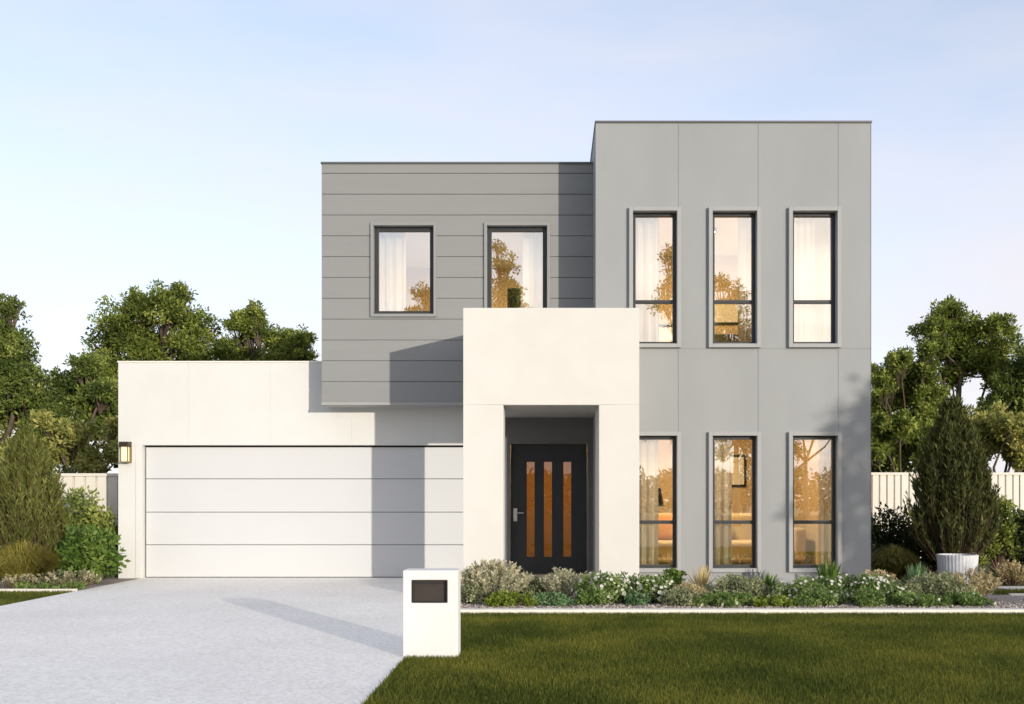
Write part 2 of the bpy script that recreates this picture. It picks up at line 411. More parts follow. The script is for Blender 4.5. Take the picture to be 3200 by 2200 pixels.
# entry portal: hole down to the ground, deep roof behind it
XP0, XP1 = PX(1050, YP), PX(1449, YP); XO0, XO1 = PX(1141, YP), PX(1358, YP); ZPT, ZPS = PZ(698, YP), PZ(918, YP)
wall('entry_portal', M['portal'], house, XP0, XP1, 0, ZPT, YP, YPB-YP, [(XO0, XO1, -.01, ZPS)],
     [(XP0, XO0, ZPS+.002, ZPS+.008), (XO1, XP1, ZPS+.002, ZPS+.008)], depth=.005, bevel=.002)
m = MB(); m.box(XP0, XBL-.002, YPB+.001, YC-.014, ZPS+.003, ZPT); m.box(XBL-.002, XP1, YPB+.001, YR-.001, ZPS+.003, ZPT)
m.box(XO1, XP1, YPB+.001, YR-.001, 0, ZPS+.003)
m.build('porch_roof', M['portal'], house)
MB().box(XP0+.004, XBL-.004, YPB-.3, YE-.001, ZPS-.004, ZPS+.001).build('porch_ceiling', M['soffit'], house)
tag(MB().box(XEL, XBL-.001, YPB-.35, YE+.3, -.02, PZ(1303, YE)).build('porch_slab', M['conc'], house, bevel=.01))
# entry wall and door
XD0, XD1, ZD0, ZD1 = PX(1151, YE), PX(1337, YE), PZ(1303, YE), PZ(1000, YE)
wall('entry_wall', M['entry'], house, XEL, XBL-.001, 0, ZC0-.045, YE, .2, [(XD0, XD1, ZD0, ZD1)], [])
MB().box(XEL-.004, XEL, YE, YW, 0, ZC0-.05).build('side_wall', M['entry'], house)
m = MB(); fw = .04
m.box(XD0, XD0+fw, YE-.012, YE+.12, ZD0, ZD1); m.box(XD1-fw, XD1, YE-.012, YE+.12, ZD0, ZD1); m.box(XD0+fw, XD1-fw, YE-.012, YE+.12, ZD1-fw, ZD1)
m.build('door_frame', M['entry'], house, bevel=.003)
strips = [R(a, b, 1047, 1262, YE+.06) for (a, b) in ((1194,1211.5),(1233,1251),(1277,1294.5))]
door = wall('front_door', M['door'], house, XD0+fw+.003, XD1-fw-.003, ZD0+.008, ZD1-fw-.003, YE+.06, .045, strips, [], bevel=.003)
for s in strips:
    MB().quad((s[0],YE+.085,s[2]),(s[1],YE+.085,s[2]),(s[1],YE+.085,s[3]),(s[0],YE+.085,s[3])).build('pane', M['doorglass'], door)
hx, hz = PX(1168, YE), PZ(1167, YE)
m = MB(); m.box(hx-.032, hx+.028, YE+.048, YE+.059, hz-.1, hz+.1)
m.tube([(hx,YE+.05,hz+.03),(hx,YE+.0,hz+.03),(hx+.03,YE-.006,hz+.03),(hx+.13,YE-.006,hz+.028)], .011, 8)
m.build('handle', M['steel'], door, bevel=.002)

# windows
def window(xa, xb, ya, yb, mull, Y, fwid, rec, tr=.056, tm='trim', pr=.06):
    x0, x1, z0, z1 = R(xa, xb, ya, yb, Y)
    m = MB(); e = .001
    y0, y1 = Y+rec, Y+rec+.055
    m.box(x0+e, x0+fwid, y0, y1, z0+e, z1-e); m.box(x1-fwid, x1-e, y0, y1, z0+e, z1-e)
    m.box(x0+fwid, x1-fwid, y0, y1, z1-fwid, z1-e); m.box(x0+fwid, x1-fwid, y0, y1, z0+e, z0+fwid*.9)
    if mull:
        zm = PZ(mull, Y); m.box(x0+fwid, x1-fwid, y0+.004, y1, zm-.026, zm+.026)
        m.box(x0+fwid, x1-fwid, y0+.0, y0+.004, zm-.008, zm+.008)
    o = m.build('window', M['frame'], house, bevel=.003)
    yg = Y+rec+.03
    p = MB()
    if mull:
        p.quad((x0+fwid*.7,yg,z0+fwid*.6),(x1-fwid*.7,yg,z0+fwid*.6),(x1-fwid*.7,yg,zm),(x0+fwid*.7,yg,zm))
        a = random.uniform(-.0012, .0012)
        p.quad((x0+fwid*.7,yg+.006,zm),(x1-fwid*.7,yg+.006+a,zm),(x1-fwid*.7,yg+.006+a,z1-fwid*.7),(x0+fwid*.7,yg+.006,z1-fwid*.7))
    else:
        p.quad((x0+fwid*.7,yg,z0+fwid*.6),(x1-fwid*.7,yg,z0+fwid*.6),(x1-fwid*.7,yg,z1-fwid*.7),(x0+fwid*.7,yg,z1-fwid*.7))
    p.build('pane', M['pane'], o)
    t = MB(); d0, d1 = Y-pr, Y-.0005
    t.box(x0-tr, x0, d0, d1, z0-tr, z1+tr); t.box(x1, x1+tr, d0, d1, z0-tr, z1+tr)
    t.box(x0, x1, d0, d1, z1, z1+tr); t.box(x0, x1, d0, d1, z0-tr, z0)
    t.build('surround', M[tm], o, bevel=.003)
for q in rwins: window(*q, YR, .05, .07)
for q in cwins: window(*q, YC, .068, .075, .046, 'trimc', .035)

# rooms behind the glass
def room(x0, x1, y0, y1, z0, z1):
    MB().box(x0, x1, y1, y1+.1, z0, z1).build('interior_wall', M['tan'], house)
    for a, b in ((x0, x0+.02), (x1-.02, x1)): MB().box(a, b, y0, y1, z0, z1).build('interior_wall', M['tan'], house)
    MB().box(x0, x1, y0, y1, z0-.12, z0).build('room_floor', M['timber'], house)
    MB().box(x0, x1, y0, y1, z1, z1+.1).build('room_ceiling', M['ceil'], house)
XI0, XI1 = XBL+.205, XBR-.205
room(XI0, XI1, YR+.205, 18.6, .14, 2.78)
room(XI0, XI1, YR+.205, 18.6, 3.12, 5.85)
room(XCL+.205, XBL-.01, YC+.205, 19.2, 2.98, 5.75)
room(XEL+.21, XBL-.01, YE+.4, 18.6, .12, 2.6)

def ceiling_light(x, y, z, label, gm='glow'):
    o = tag(empty('ceiling_light', (x, y, z)), label, 'ceiling light', 'round ceiling lamps inside the rooms')
    MB().lathe((x,y,z), [(.0,-.001),(.24,-.001),(.24,-.05),(.215,-.05)], 28).build('rim', M['black'], o)
    MB().lathe((x,y,z), [(.215,-.045),(.14,-.07),(0.0,-.075)], 28).build('diffuser', M[gm], o)
ceiling_light(2.6, 16.8, 2.78, 'round warm ceiling lamp inside the downstairs living room')
ceiling_light(2.6, 16.8, 5.85, 'round warm ceiling lamp inside the upstairs bedroom of the tall block')
ceiling_light(-1.4, 17.4, 5.75, 'round warm ceiling lamp in the upstairs room of the board-clad block')
ceiling_light(-.1, 16.9, 2.6, 'round warm ceiling lamp in the hall behind the front door', 'glowdim')

def curtain(xa, xb, Y, z0, z1, label, amp=.035, per=.13):
    n = max(12, int(abs(PX(xb,Y)-PX(xa,Y))/.012)); m = MB(); xs = np.linspace(PX(xa,Y), PX(xb,Y), n)
    ph = random.uniform(0, 6)
    ys = [Y + amp*math.sin(2*math.pi*x/per+ph) + .35*amp*math.sin(2*math.pi*x/(per*.43)) for x in xs]
    vs = [(x,y,z0) for x, y in zip(xs,ys)] + [(x,y*.6+Y*.4,z1) for x, y in zip(xs,ys)]
    m.add(vs, [(i,i+1,n+i+1,n+i) for i in range(n-1)])
    o = m.build('curtain', M['curtain'], smooth=True)
    mod = o.modifiers.new('thick', 'SOLIDIFY'); mod.thickness = .004
    tag(o, label, 'curtain', 'curtains behind the windows')
YK = YR+.32
curtain(1425, 1492, YK, .16, 2.74, 'pleated curtain in the ground-floor window beside the portal')
curtain(1606, 1658, YK, .16, 2.74, 'pleated curtain at the left of the middle ground-floor window')
curtain(1856, 1905, YK, .16, 2.74, 'pleated curtain at the right of the right-hand ground-floor window')
curtain(1425, 1494, YK, 3.14, 5.8, 'pleated curtain in the upstairs window just above the portal corner')
curtain(1672, 1725, YK, 3.14, 5.8, 'pleated curtain at the right of the middle upstairs window in the tall block')
curtain(1782, 1908, YK, 3.14, 5.8, 'closed white curtain filling the upstairs window nearest the right corner', .02, .1)
YK2 = YC+.34
curtain(838, 920, YK2, 3.0, 5.7, 'pleated curtain in the left window of the board-clad wall')
curtain(1185, 1250, YK2, 3.0, 5.7, 'pleated curtain in the board-clad window half hidden by the portal')

def soft(m, x0, x1, y0, y1, z0, z1): m.box(x0, x1, y0, y1, z0, z1)
# sofa with its back to the rear wall
so_ = tag(empty('sofa', (2.7, 17.2, .14)), 'beige fabric sofa seen through the ground-floor windows', 'sofa')
MB().box(1.25, 4.15, 16.75, 17.55, .28, .55).build('seat', M['sofa'], so_, bevel=.07, seg=4)
MB().box(1.25, 4.15, 17.5, 17.78, .3, 1.02).build('backrest', M['sofa'], so_, bevel=.08, seg=4)
for x in (1.05, 4.15): MB().box(x, x+.2, 16.72, 17.78, .22, .78).build('armrest', M['sofa'], so_, bevel=.06, seg=4)
for x in (1.15, 4.25):
    for y in (16.8, 17.7): MB().tube([(x,y,.14),(x,y,.24)], .025, 8).build('leg', M['black'], so_)
def cushion(x, y, z, s, mat, tilt, label):
    n = 13; m = MB(); vs = []; fs = []
    for side in (-1, 1):
        for i in range(n):
            for j in range(n):
                u, v = i/(n-1)*2-1, j/(n-1)*2-1
                k = (max(0, (1-u**4)*(1-v**4)))**.55*.09*side
                px, pz = u*s*(1-.06*(1-v*v)), v*s*(1-.06*(1-u*u))
                vs.append((x+px*math.cos(tilt)-pz*math.sin(tilt)*.3, y+k+pz*.22, z+pz*.95+px*math.sin(tilt)*.3))
        b = 0 if side < 0 else n*n
        for i in range(n-1):
            for j in range(n-1): fs.append((b+i*n+j, b+(i+1)*n+j, b+(i+1)*n+j+1, b+i*n+j+1))
    m.add(vs, fs); tag(m.build('cushion', mat, smooth=True), label, 'cushion', 'cushions on the sofa')
cushion(1.98, 17.32, .78, .25, M['orange'], .2, 'rust orange cushion on the sofa behind the window beside the portal')
cushion(2.95, 17.32, .78, .25, M['linen'], -.1, 'cream cushion on the sofa behind the middle ground-floor window')
cushion(3.8, 17.32, .77, .24, M['gold'], .3, 'mustard cushion leaning left on the sofa behind the right ground-floor window')
cushion(4.02, 17.2, .76, .22, M['sofa'], -.4, 'beige cushion at the right end of the sofa')
fl = tag(empty('floor_lamp', (1.75, 16.3, .14)), 'black floor lamp seen through the ground-floor window beside the portal', 'lamp')
MB().lathe((1.75,16.3,.14), [(0,0),(.15,0),(.15,.02),(.02,.03)], 24).build('base', M['black'], fl)
MB().tube([(1.75,16.3,.16),(1.75,16.3,1.2)], .012, 8).build('pole', M['black'], fl)
MB().lathe((1.75,16.3,1.15), [(.14,0),(.09,.3),(.0,.3)], 24).build('lamp_shade', M['black'], fl)
def picture(x0, x1, z0, z1, Y, label):
    o = tag(empty('framed_picture', ((x0+x1)/2, Y, (z0+z1)/2)), label, 'picture', 'framed pictures on the inside walls')
    m = MB(); w_ = .04
    m.box(x0, x0+w_, Y-.03, Y-.001, z0, z1); m.box(x1-w_, x1, Y-.03, Y-.001, z0, z1)
    m.box(x0+w_, x1-w_, Y-.03, Y-.001, z0, z0+w_); m.box(x0+w_, x1-w_, Y-.03, Y-.001, z1-w_, z1)
    m.build('frame', M['black'], o); MB().box(x0+w_, x1-w_, Y-.015, Y-.002, z0+w_, z1-w_).build('print', M['linen'], o)
picture(1.95, 2.5, 3.75, 4.55, 18.6, 'black-framed picture behind the upstairs window above the portal corner')
picture(2.75, 3.75, 4.55, 5.0, 18.6, 'wide black-framed picture behind the middle upstairs window')
picture(3.0, 3.7, 1.5, 2.1, 18.6, 'black-framed picture above the sofa in the living room')
bed = tag(empty('bed', (3.3, 17.5, 3.12)), 'bed with dark headboard behind the middle upstairs window', 'bed')
MB().box(2.4, 4.1, 18.45, 18.57, 3.12, 4.35).build('headboard', M['darkwood'], bed, bevel=.01)
MB().box(2.45, 4.05, 16.5, 18.44, 3.2, 3.62).build('mattress', M['linen'], bed, bevel=.06, seg=3)
for x in (2.55, 3.3): MB().box(x, x+.65, 18.05, 18.4, 3.63, 3.8).build('pillow', M['linen'], bed, bevel=.07, seg=3)
cb = tag(empty('silhouette', (-.62, 17.2, 2.98)), 'slim black cabinet behind the board-clad window above the portal', 'silhouette')  # solid upright added for an unidentified dark shape in the pane
MB().box(-.72, -.5, 17.0, 17.4, 3.05, 4.9).build('body', M['black'], cb, bevel=.005)
MB().box(-.71, -.51, 16.98, 16.999, 3.07, 4.88).build('door', M['darkwood'], cb, bevel=.003)

# wall lantern
lx0, lx1 = PX(280, YW), PX(298, YW); lz0, lz1 = PZ(1048, YW), PZ(1003, YW)
ln = tag(empty('wall_lantern', ((lx0+lx1)/2, YW, lz0)), 'small lit bronze lantern on the white wall left of the garage door', 'wall light')
MB().box(lx0-.005, lx1+.005, YW-.02, YW-.001, lz0-.01, lz1+.01).build('back_plate', M['bronze'], ln, bevel=.003)
m = MB(); m.box(lx0-.01, lx1+.01, YW-.15, YW-.021, lz1-.075, lz1+.005); m.build('cap', M['bronze'], ln, bevel=.004)
m = MB(); m.box(lx0-.005, lx1+.005, YW-.145, YW-.021, lz0-.008, lz0+.012)
for x in (lx0, lx1-.012): 
    for y in (YW-.14, YW-.033): m.box(x, x+.012, y, y+.012, lz0+.012, lz1-.075)
m.build('frame', M['gold'], ln)
MB().box(lx0+.018, lx1-.018, YW-.122, YW-.036, lz0+.013, lz1-.076).build('lamp_glass', M['lantern'], ln)

# mailbox
ym = 7.96; mx0, mx1 = PX(913, ym), PX(1038, ym); mz1 = PZ(1293, ym)
mb_ = tag(empty('mailbox', ((mx0+mx1)/2, ym+.12, 0)), 'white rendered pillar mailbox standing at the corner of lawn and driveway', 'mailbox')
fx0, fx1, fz0, fz1 = PX(932, ym), PX(1014, ym), PZ(1367, ym), PZ(1315, ym)
wall('pillar', M['mailbox'], mb_, mx0, mx1, -.03, mz1, ym, .24, [(fx0, fx1, fz0, fz1)], [], depth=.02, bevel=.008)
m = MB(); m.box(fx0, fx1, ym+.05, ym+.2, fz0, fz1); m.build('mail_flap', M['slot'], mb_)
t = MB(); r_ = .008
t.box(fx0+.001, fx0+r_, ym+.012, ym+.049, fz0+.001, fz1-.001); t.box(fx1-r_, fx1-.001, ym+.012, ym+.049, fz0+.001, fz1-.001)
t.box(fx0+r_, fx1-r_, ym+.012, ym+.049, fz1-r_, fz1-.001); t.box(fx0+r_, fx1-r_, ym+.012, ym+.049, fz0+.001, fz0+r_)
t.box(fx0+.03, fx1-.03, ym+.044, ym+.0499, fz1-.034, fz1-.026)
t.build('flap_frame', M['flatblack'], mb_)

# fences
def fence(x0, x1, Y, h, label, pitch=.19):
    o = tag(empty('fence', ((x0+x1)/2, Y, 0)), label, 'fence')
    n = int((x1-x0)/pitch); prof = []
    for i in range(n+1):
        x = x0+i*pitch
        prof += [(x, Y), (x+pitch*.78, Y), (x+pitch*.82, Y+.045), (x+pitch*.95, Y+.045)]
    m = MB(); k = len(prof)
    m.add([(p[0],p[1],.02) for p in prof]+[(p[0],p[1],h-.03) for p in prof], [(i,i+1,k+i+1,k+i) for i in range(k-1)])
    m.build('panel', M['fence'], o)
    MB().box(x0, x1+pitch, Y-.02, Y+.045, h-.05, h).build('top_rail', M['fence'], o, bevel=.004)
    x = x0
    while x < x1:
        MB().box(x-.03, x+.03, Y-.025, Y-.001, 0, h-.051).build('post', M['fence'], o, bevel=.004); x += 2.4
fence(-16, -6.99, 16.7, PZ(1073, 16.7), 'cream steel fence left of the garage behind the shrubs')
fence(4.75, 16, 20, PZ(1071, 20), 'cream ribbed steel fence right of the house behind the trees', .15)

# ------------------------------------------------------------------ plants
def quad_mesh(name, V, mat, parent, tint):
    """V: (n,4,3) or (n,3,3) array of leaf faces"""
    n, k, _ = V.shape
    me = bpy.data.meshes.new(name)
    me.vertices.add(n*k); me.vertices.foreach_set('co', V.reshape(-1).astype(np.float32))
    me.loops.add(n*k); me.loops.foreach_set('vertex_index', np.arange(n*k, dtype=np.int32))
    me.polygons.add(n); me.polygons.foreach_set('loop_start', np.arange(0, n*k, k, dtype=np.int32))
    me.update(calc_edges=True)
    a = me.attributes.new('tint', 'FLOAT', 'FACE'); a.data.foreach_set('value', np.clip(tint, 0, 1).astype(np.float32))
    return link(name, me, mat, parent)
def unit(v): return v/np.maximum(np.linalg.norm(v, axis=-1, keepdims=True), 1e-9)
def rdir(n): return unit(rng.normal(size=(n, 3)))
def leaf_faces(P, D, width):
    """rhombic leaves at P along D (length included)"""
    n = len(P); side = unit(np.cross(D, rdir(n)))*width[:, None]
    return np.stack([P, P+.45*D+side, P+D, P+.45*D-side], axis=1)
def blob_clumps(blobs, per, rr=(.28, .5), flat=.8):
    out = []
    for (x, y, z, r) in blobs:
        per_ = int(per*1.7); d = rdir(per_); u = rng.random(per_)**.45*rng.uniform(.8, 1.22, per_)
        c = np.array([x, y, z]) + d*(u*r*.85)[:, None]*np.array([1, 1, flat])
        out.append(np.column_stack([c, r*rng.uniform(*rr, per_)]))
    return np.vstack(out)
def crown(name, clumps, n, size, mat, parent, ar=.42, up=.25):
    w_ = clumps[:, 3]**2.2; idx = rng.choice(len(clumps), n, p=w_/w_.sum())
    c = clumps[idx]; d = rdir(n); u = rng.random(n)**.5
    P = c[:, :3] + d*(u*c[:, 3])[:, None]*np.array([1, 1, .82])
    D = unit(d*.5 + rdir(n) + np.array([0, 0, up]))*(size*rng.uniform(.6, 1.3, n))[:, None]
    t = rng.normal(.45, .16, n) + rng.normal(0, .2, len(clumps))[idx]
    return quad_mesh(name, leaf_faces(P, D, np.linalg.norm(D, axis=1)*ar*.5), mat, parent, t)
def tree(name, base, blobs, label, cat, mat, n, size, per=16, trunk=.16, group=None, split=.35, rr=(.17, .38), multi=0):
    o = tag(empty(name, base), label, cat, group)
    cl = blob_clumps(blobs, per, rr)
    b = Vector(base); cen = Vector(np.array(blobs)[:, :3].mean(axis=0)); top = max(q[2] for q in blobs)
    m = MB()
    fork = b + Vector(((cen.x-b.x)*.4, (cen.y-b.y)*.4, (cen.z-b.z)*split*1.3))
    mid = (b+fork)/2 + Vector((random.uniform(-.08,.08), random.uniform(-.08,.08), 0))
    m.tube([b+Vector((0,0,-.05)), b+Vector((0,0,.15)), mid, fork], [trunk*1.35, trunk*1.05, trunk*.85, trunk*.7], 8)
    for i in range(multi):
        q = blobs[i*2 % len(blobs)]; e = Vector(q[:3]); s0 = b + Vector((random.uniform(-.15,.15), random.uniform(-.15,.15), -.05))
        k = s0.lerp(e, .55); k.x = b.x*.55 + k.x*.45 + (i-multi/2)*.12
        m.tube([s0, k, e], [trunk*.9, trunk*.65, trunk*.2], 6)
    for q in blobs:
        e = Vector(q[:3]); k = fork.lerp(e, .5) + Vector((random.uniform(-.2,.2), random.uniform(-.2,.2), -.1*q[3]))
        m.tube([fork, k, e], [trunk*.5, trunk*.32, trunk*.14], 6)
    for c in cl[::2]:
        e = Vector(c[:3]); q = min(blobs, key=lambda s: (Vector(s[:3])-e).length)
        s0 = Vector(q[:3]).lerp(fork, .25)
        m.tube([s0, s0.lerp(e, .5)+Vector((0,0,-.05)), e], [trunk*.16, trunk*.1, trunk*.04], 4, cap=False)
    m.build('trunk', M['bark'], o, smooth=True)
    crown('crown', cl, n, size, mat, o)
    return o
def bl(lst, Y, spread=.6):    # survey marks (x, y, r) -> blobs at about depth Y
    return [(PX(x, Y), Y+random.uniform(-spread, spread), PZ(y, Y), r*Y/F) for (x, y, r) in lst]

GB = 'trees beyond the fences'
Y = 27
tree('broadleaf_tree', (PX(375,Y), Y, 0), bl([(385,705,72),(300,740,70),(440,740,60),(225,765,52),(345,800,95),(460,810,80),(195,830,50),(270,850,60),(400,880,110),(410,670,40),(325,690,38)], Y),
     'tall broad green tree rising behind the garage roof, the highest on the left', 'tree', G['tree'], 46000, .11, 26, .2, GB)
tree('broadleaf_tree', (PX(600,Y), Y+.5, 0), bl([(570,750,52),(620,770,52),(590,720,32),(540,730,30),(660,780,45),(690,775,34),(600,830,80),(700,810,30),(530,800,50)], Y+.5),
     'smaller round green tree behind the garage roof, close to the grey boards', 'tree', G['tree'], 26000, .105, 24, .13, GB)
Y = 24.5
tree('broadleaf_tree', (PX(-30,Y), Y, 0), bl([(0,730,66),(-70,760,90),(40,790,62),(-20,840,95),(70,860,62),(30,930,95),(110,930,70),(-60,950,100),(30,700,36),(120,860,36)], Y),
     'dense dark tree at the left edge of the picture', 'tree', G['tree2'], 46000, .11, 28, .2, GB)
Y = 23.5
tree('broadleaf_tree', (PX(190,Y), Y, 0), bl([(160,880,58),(215,900,62),(150,960,75),(235,960,58),(190,830,40),(260,890,40),(120,1000,60)], Y),
     'dark green tree between the left-edge tree and the garage wall', 'tree', G['tree2'], 28000, .105, 26, .13, GB)
Y = 20.5
tree('pale_shrub', (PX(195,Y), Y, 0), bl([(150,1000,50),(205,985,46),(245,1010,44),(175,1040,50),(235,1050,46),(110,1030,50),(290,1030,44),(60,1040,60),(130,960,34),(250,970,36)], Y),
     'pale yellow-green bush above the left fence', 'bush', G['pale'], 12000, .12, 14, .08, 'pale bushes above the fences')
def hedge(x0, x1, Y, h, n, label):
    k = int((x1-x0)*14); c = np.column_stack([rng.uniform(x0, x1, k), Y+rng.uniform(-.3,.3,k), rng.uniform(.2, h-.25, k), rng.uniform(.22,.36,k)])
    o = crown('hedge', c, n, .1, G['hedge'], None); tag(o, label, 'hedge', 'dark hedges behind the fences')
hedge(-13.5, -7.2, 18.6, 2.05, 15000, 'dark hedge just behind the left fence beside the garage')
hedge(5.0, 13, 22.2, 2.45, 26000, 'dark hedge just behind the right fence')
# right side
Y = 26
tree('broadleaf_tree', (PX(2168,Y), Y, 0), bl([(2160,715,48),(2120,745,48),(2210,745,55),(2255,755,48),(2110,790,38),(2180,800,62),(2280,800,55),(2235,820,55),(2170,850,42),(2290,850,45),(2165,690,26)], Y),
     'tall tree right of the house with sky showing between its bare lower stems', 'tree', G['tree'], 34000, .105, 24, .075, GB, split=.66, multi=5)
Y = 25
tree('broadleaf_tree', (PX(2040,Y), Y, 0), bl([(2050,830,46),(2090,840,42),(2010,860,42),(2060,890,60),(2000,920,55),(2100,910,45),(1985,880,32),(2080,960,60),(2000,990,60),(1960,930,40),(2090,800,26),(2060,860,46),(2110,880,40),(2120,950,46),(2030,1010,55),(1970,1000,50),(2100,1000,50),(2020,820,34),(1990,840,26)], Y),
     'rounded green tree growing close to the right corner of the house', 'tree', G['tree'], 56000, .10, 28, .055, GB)
tree('broadleaf_tree', (PX(2340,Y), Y, 0), bl([(2330,800,55),(2300,860,52),(2340,880,75),(2280,890,36),(2380,840,75),(2290,930,55),(2360,960,80),(2420,920,70),(2250,920,34),(2260,970,46),(2300,1000,60)], Y),
     'dense dark tree at the right edge of the picture', 'tree', G['tree2'], 34000, .105, 24, .13, GB)
Y = 21.5
tree('pale_shrub', (PX(2260,Y), Y, 0), bl([(2240,960,44),(2290,950,44),(2330,980,50),(2260,1010,48),(2310,1030,48),(2370,1020,50),(2220,1020,40),(2210,960,36),(2270,970,48),(2300,1010,50)], Y),
     'pale yellow-green bush above the fence at the right edge', 'bush', G['pale'], 17000, .10, 14, .08, 'pale bushes above the fences')
tree('pale_shrub', (PX(2040,Y), Y, 0), bl([(2000,1000,40),(2060,985,42),(2020,1040,48),(2090,1030,42),(1960,1030,40),(2110,970,32),(1990,960,34),(2130,1020,46),(2160,990,42),(2020,970,44),(2080,1010,50),(2180,1040,46)], Y),
     'pale yellow-green bush above the fence next to the house corner', 'bush', G['tree'], 19000, .10, 14, .08, 'pale bushes above the fences')

# trees across the street behind the camera: the windows mirror them
def rb(lst, D, Ym=14.62, spread=.7):
    V = 2*Ym + D
    return [(PX(x, V), -D+random.uniform(-spread, spread), PZ(y, V), r*V/F) for (x, y, r) in lst]
GR = 'street trees mirrored in the windows'
for (lst, D, Ym, lab) in (
    ([(1520,575,38),(1560,600,60),(1510,650,30),(1545,680,70),(1580,760,75),(1540,850,70),(1600,900,70),(1500,930,46),(1535,985,36),(1600,1000,44),(1450,985,24)], 15, 14.62, 'tall street tree mirrored in the upstairs window beside the portal'),
    ([(1630,640,32),(1665,660,34),(1650,720,60),(1690,760,50),(1640,800,60),(1690,900,60),(1660,985,44),(1705,1010,44),(1690,1055,26),(1640,1030,26),(1715,1070,22)], 17, 14.62, 'street tree mirrored in the middle window of the tall block'),
    ([(1800,930,60),(1870,920,60),(1788,1020,36),(1840,955,36),(1905,970,30),(1760,960,50),(1800,1075,20)], 26, 14.62, 'low street tree mirrored in the right ground-floor window'),
    ([(1140,600,40),(1125,660,55),(1150,680,45),(1110,740,70),(1170,665,22),(1172,720,45),(1140,850,80),(1128,560,22)], 15, 15.45, 'street tree mirrored in the board-clad window above the portal'),
    ([(965,670,36),(1000,690,50),(950,730,50),(990,780,70),(930,705,20),(960,860,70)], 15, 15.45, 'street tree mirrored in the left board-clad window')):
    B = rb(lst, D, Ym); cx_ = sum(b[0] for b in B)/len(B)
    tree('street_tree', (cx_, -D, 0), B, lab, 'tree', G['tree'], 12000, .17, 18, .16, GR, split=.5)
hc = np.column_stack([rng.uniform(-35, 60, 700), rng.uniform(-46, -44.5, 700), rng.uniform(.3, 2.9, 700)**1.0, rng.uniform(.6, 1.0, 700)])
hd = crown('hedge', hc, 40000, .45, G['hedge'], None); tag(hd, 'long clipped hedge across the street, seen only mirrored in the glass', 'hedge')
# garden tree out of frame on the right, whose shade lies on the lawn and house corner
tree('garden_tree', (12.9, 2.4, 0), [(12.9,2.4,3.9,.9),(12.5,2.2,3.1,.8),(13.3,2.5,2.9,.9),(12.5,2.6,2.2,.65),(13.1,2.2,4.6,.55),(13.5,2.6,2.0,.8),(12.9,2.2,1.5,.6)],
     'loose garden tree at the right of the lawn whose shade falls on the house corner', 'tree', G['tree'], 5200, .17, 14, .08, split=.4)

BED = 'plants in the front garden bed'
def stems(m, base, tips, r=.008):
    for t_ in tips:
        b = Vector(base); t_ = Vector(t_); k = b.lerp(t_, .5); k.z += .08*(t_-b).length
        m.tube([b, k, t_], [r, r*.7, r*.3], 4, cap=False)
def frame_of(x, Y, wpx, top):
    return PX(x, Y), wpx*Y/F, max(.08, PZ(top, Y))
def shrub(name, label, cat, x, Y, wpx, top, mat, n, size, flowers=0, fm='flower', ar=.45, group=None, per=26, fsize=.028, dep=None, stem='bark2', dip=.0):
    if group == BED: wpx *= 1.22; n = int(n*2.0); flowers = int(flowers*2.2); fsize *= .85; per = int(per*1.4)
    X, W, Hh = frame_of(x, Y, wpx, top); Dp = dep or W*.8
    o = tag(empty(name, (X, Y, 0)), label, cat, group)
    d = rdir(per); d[:, 2] = np.abs(d[:, 2]); u = rng.random(per)**.4
    c = np.column_stack([X+d[:,0]*u*W*.42, Y+d[:,1]*u*Dp*.42, .12*Hh+d[:,2]*u*Hh*.72 + rng.uniform(0, .1, per)*Hh])
    rad = rng.uniform(.16, .27, per)*min(W, 2*Hh)*.8
    c[:, 2] = np.clip(c[:, 2], rad*.5, Hh-rad*.75)
    cl = np.column_stack([c, rad])
    m = MB(); stems(m, (X, Y, -.02), [tuple(q) for q in c[::2]], .006+.012*Hh); m.build('stems', M[stem], o)
    crown('foliage', cl, n, size, mat, o, ar=ar, up=.35)
    if flowers:
        i = rng.integers(0, per, flowers); dd = rdir(flowers); dd[:,1] -= .35; dd[:,2] += .3; dd = unit(dd)
        P = c[i] + dd*(rad[i]*1.0)[:, None]; P[:,2] = np.maximum(P[:,2], .03)
        fs = []
        a0 = unit(np.cross(dd, rdir(flowers))); b0 = np.cross(dd, a0)
        sz = fsize*rng.uniform(.7, 1.25, flowers)
        for k in range(5):
            an = 2*math.pi*k/5
            D = (a0*math.cos(an)+b0*math.sin(an))*sz[:,None] + dd*(sz*.25)[:,None]
            S = unit(np.cross(D, dd))*(sz*.42)[:,None]
            fs.append(np.stack([P, P+.6*D+S, P+D, P+.6*D-S], axis=1))
        V = np.concatenate(fs)
        tag(quad_mesh('flowers', V, M[fm], o, rng.normal(.5, .25, len(V))), kind='stuff')
    return o
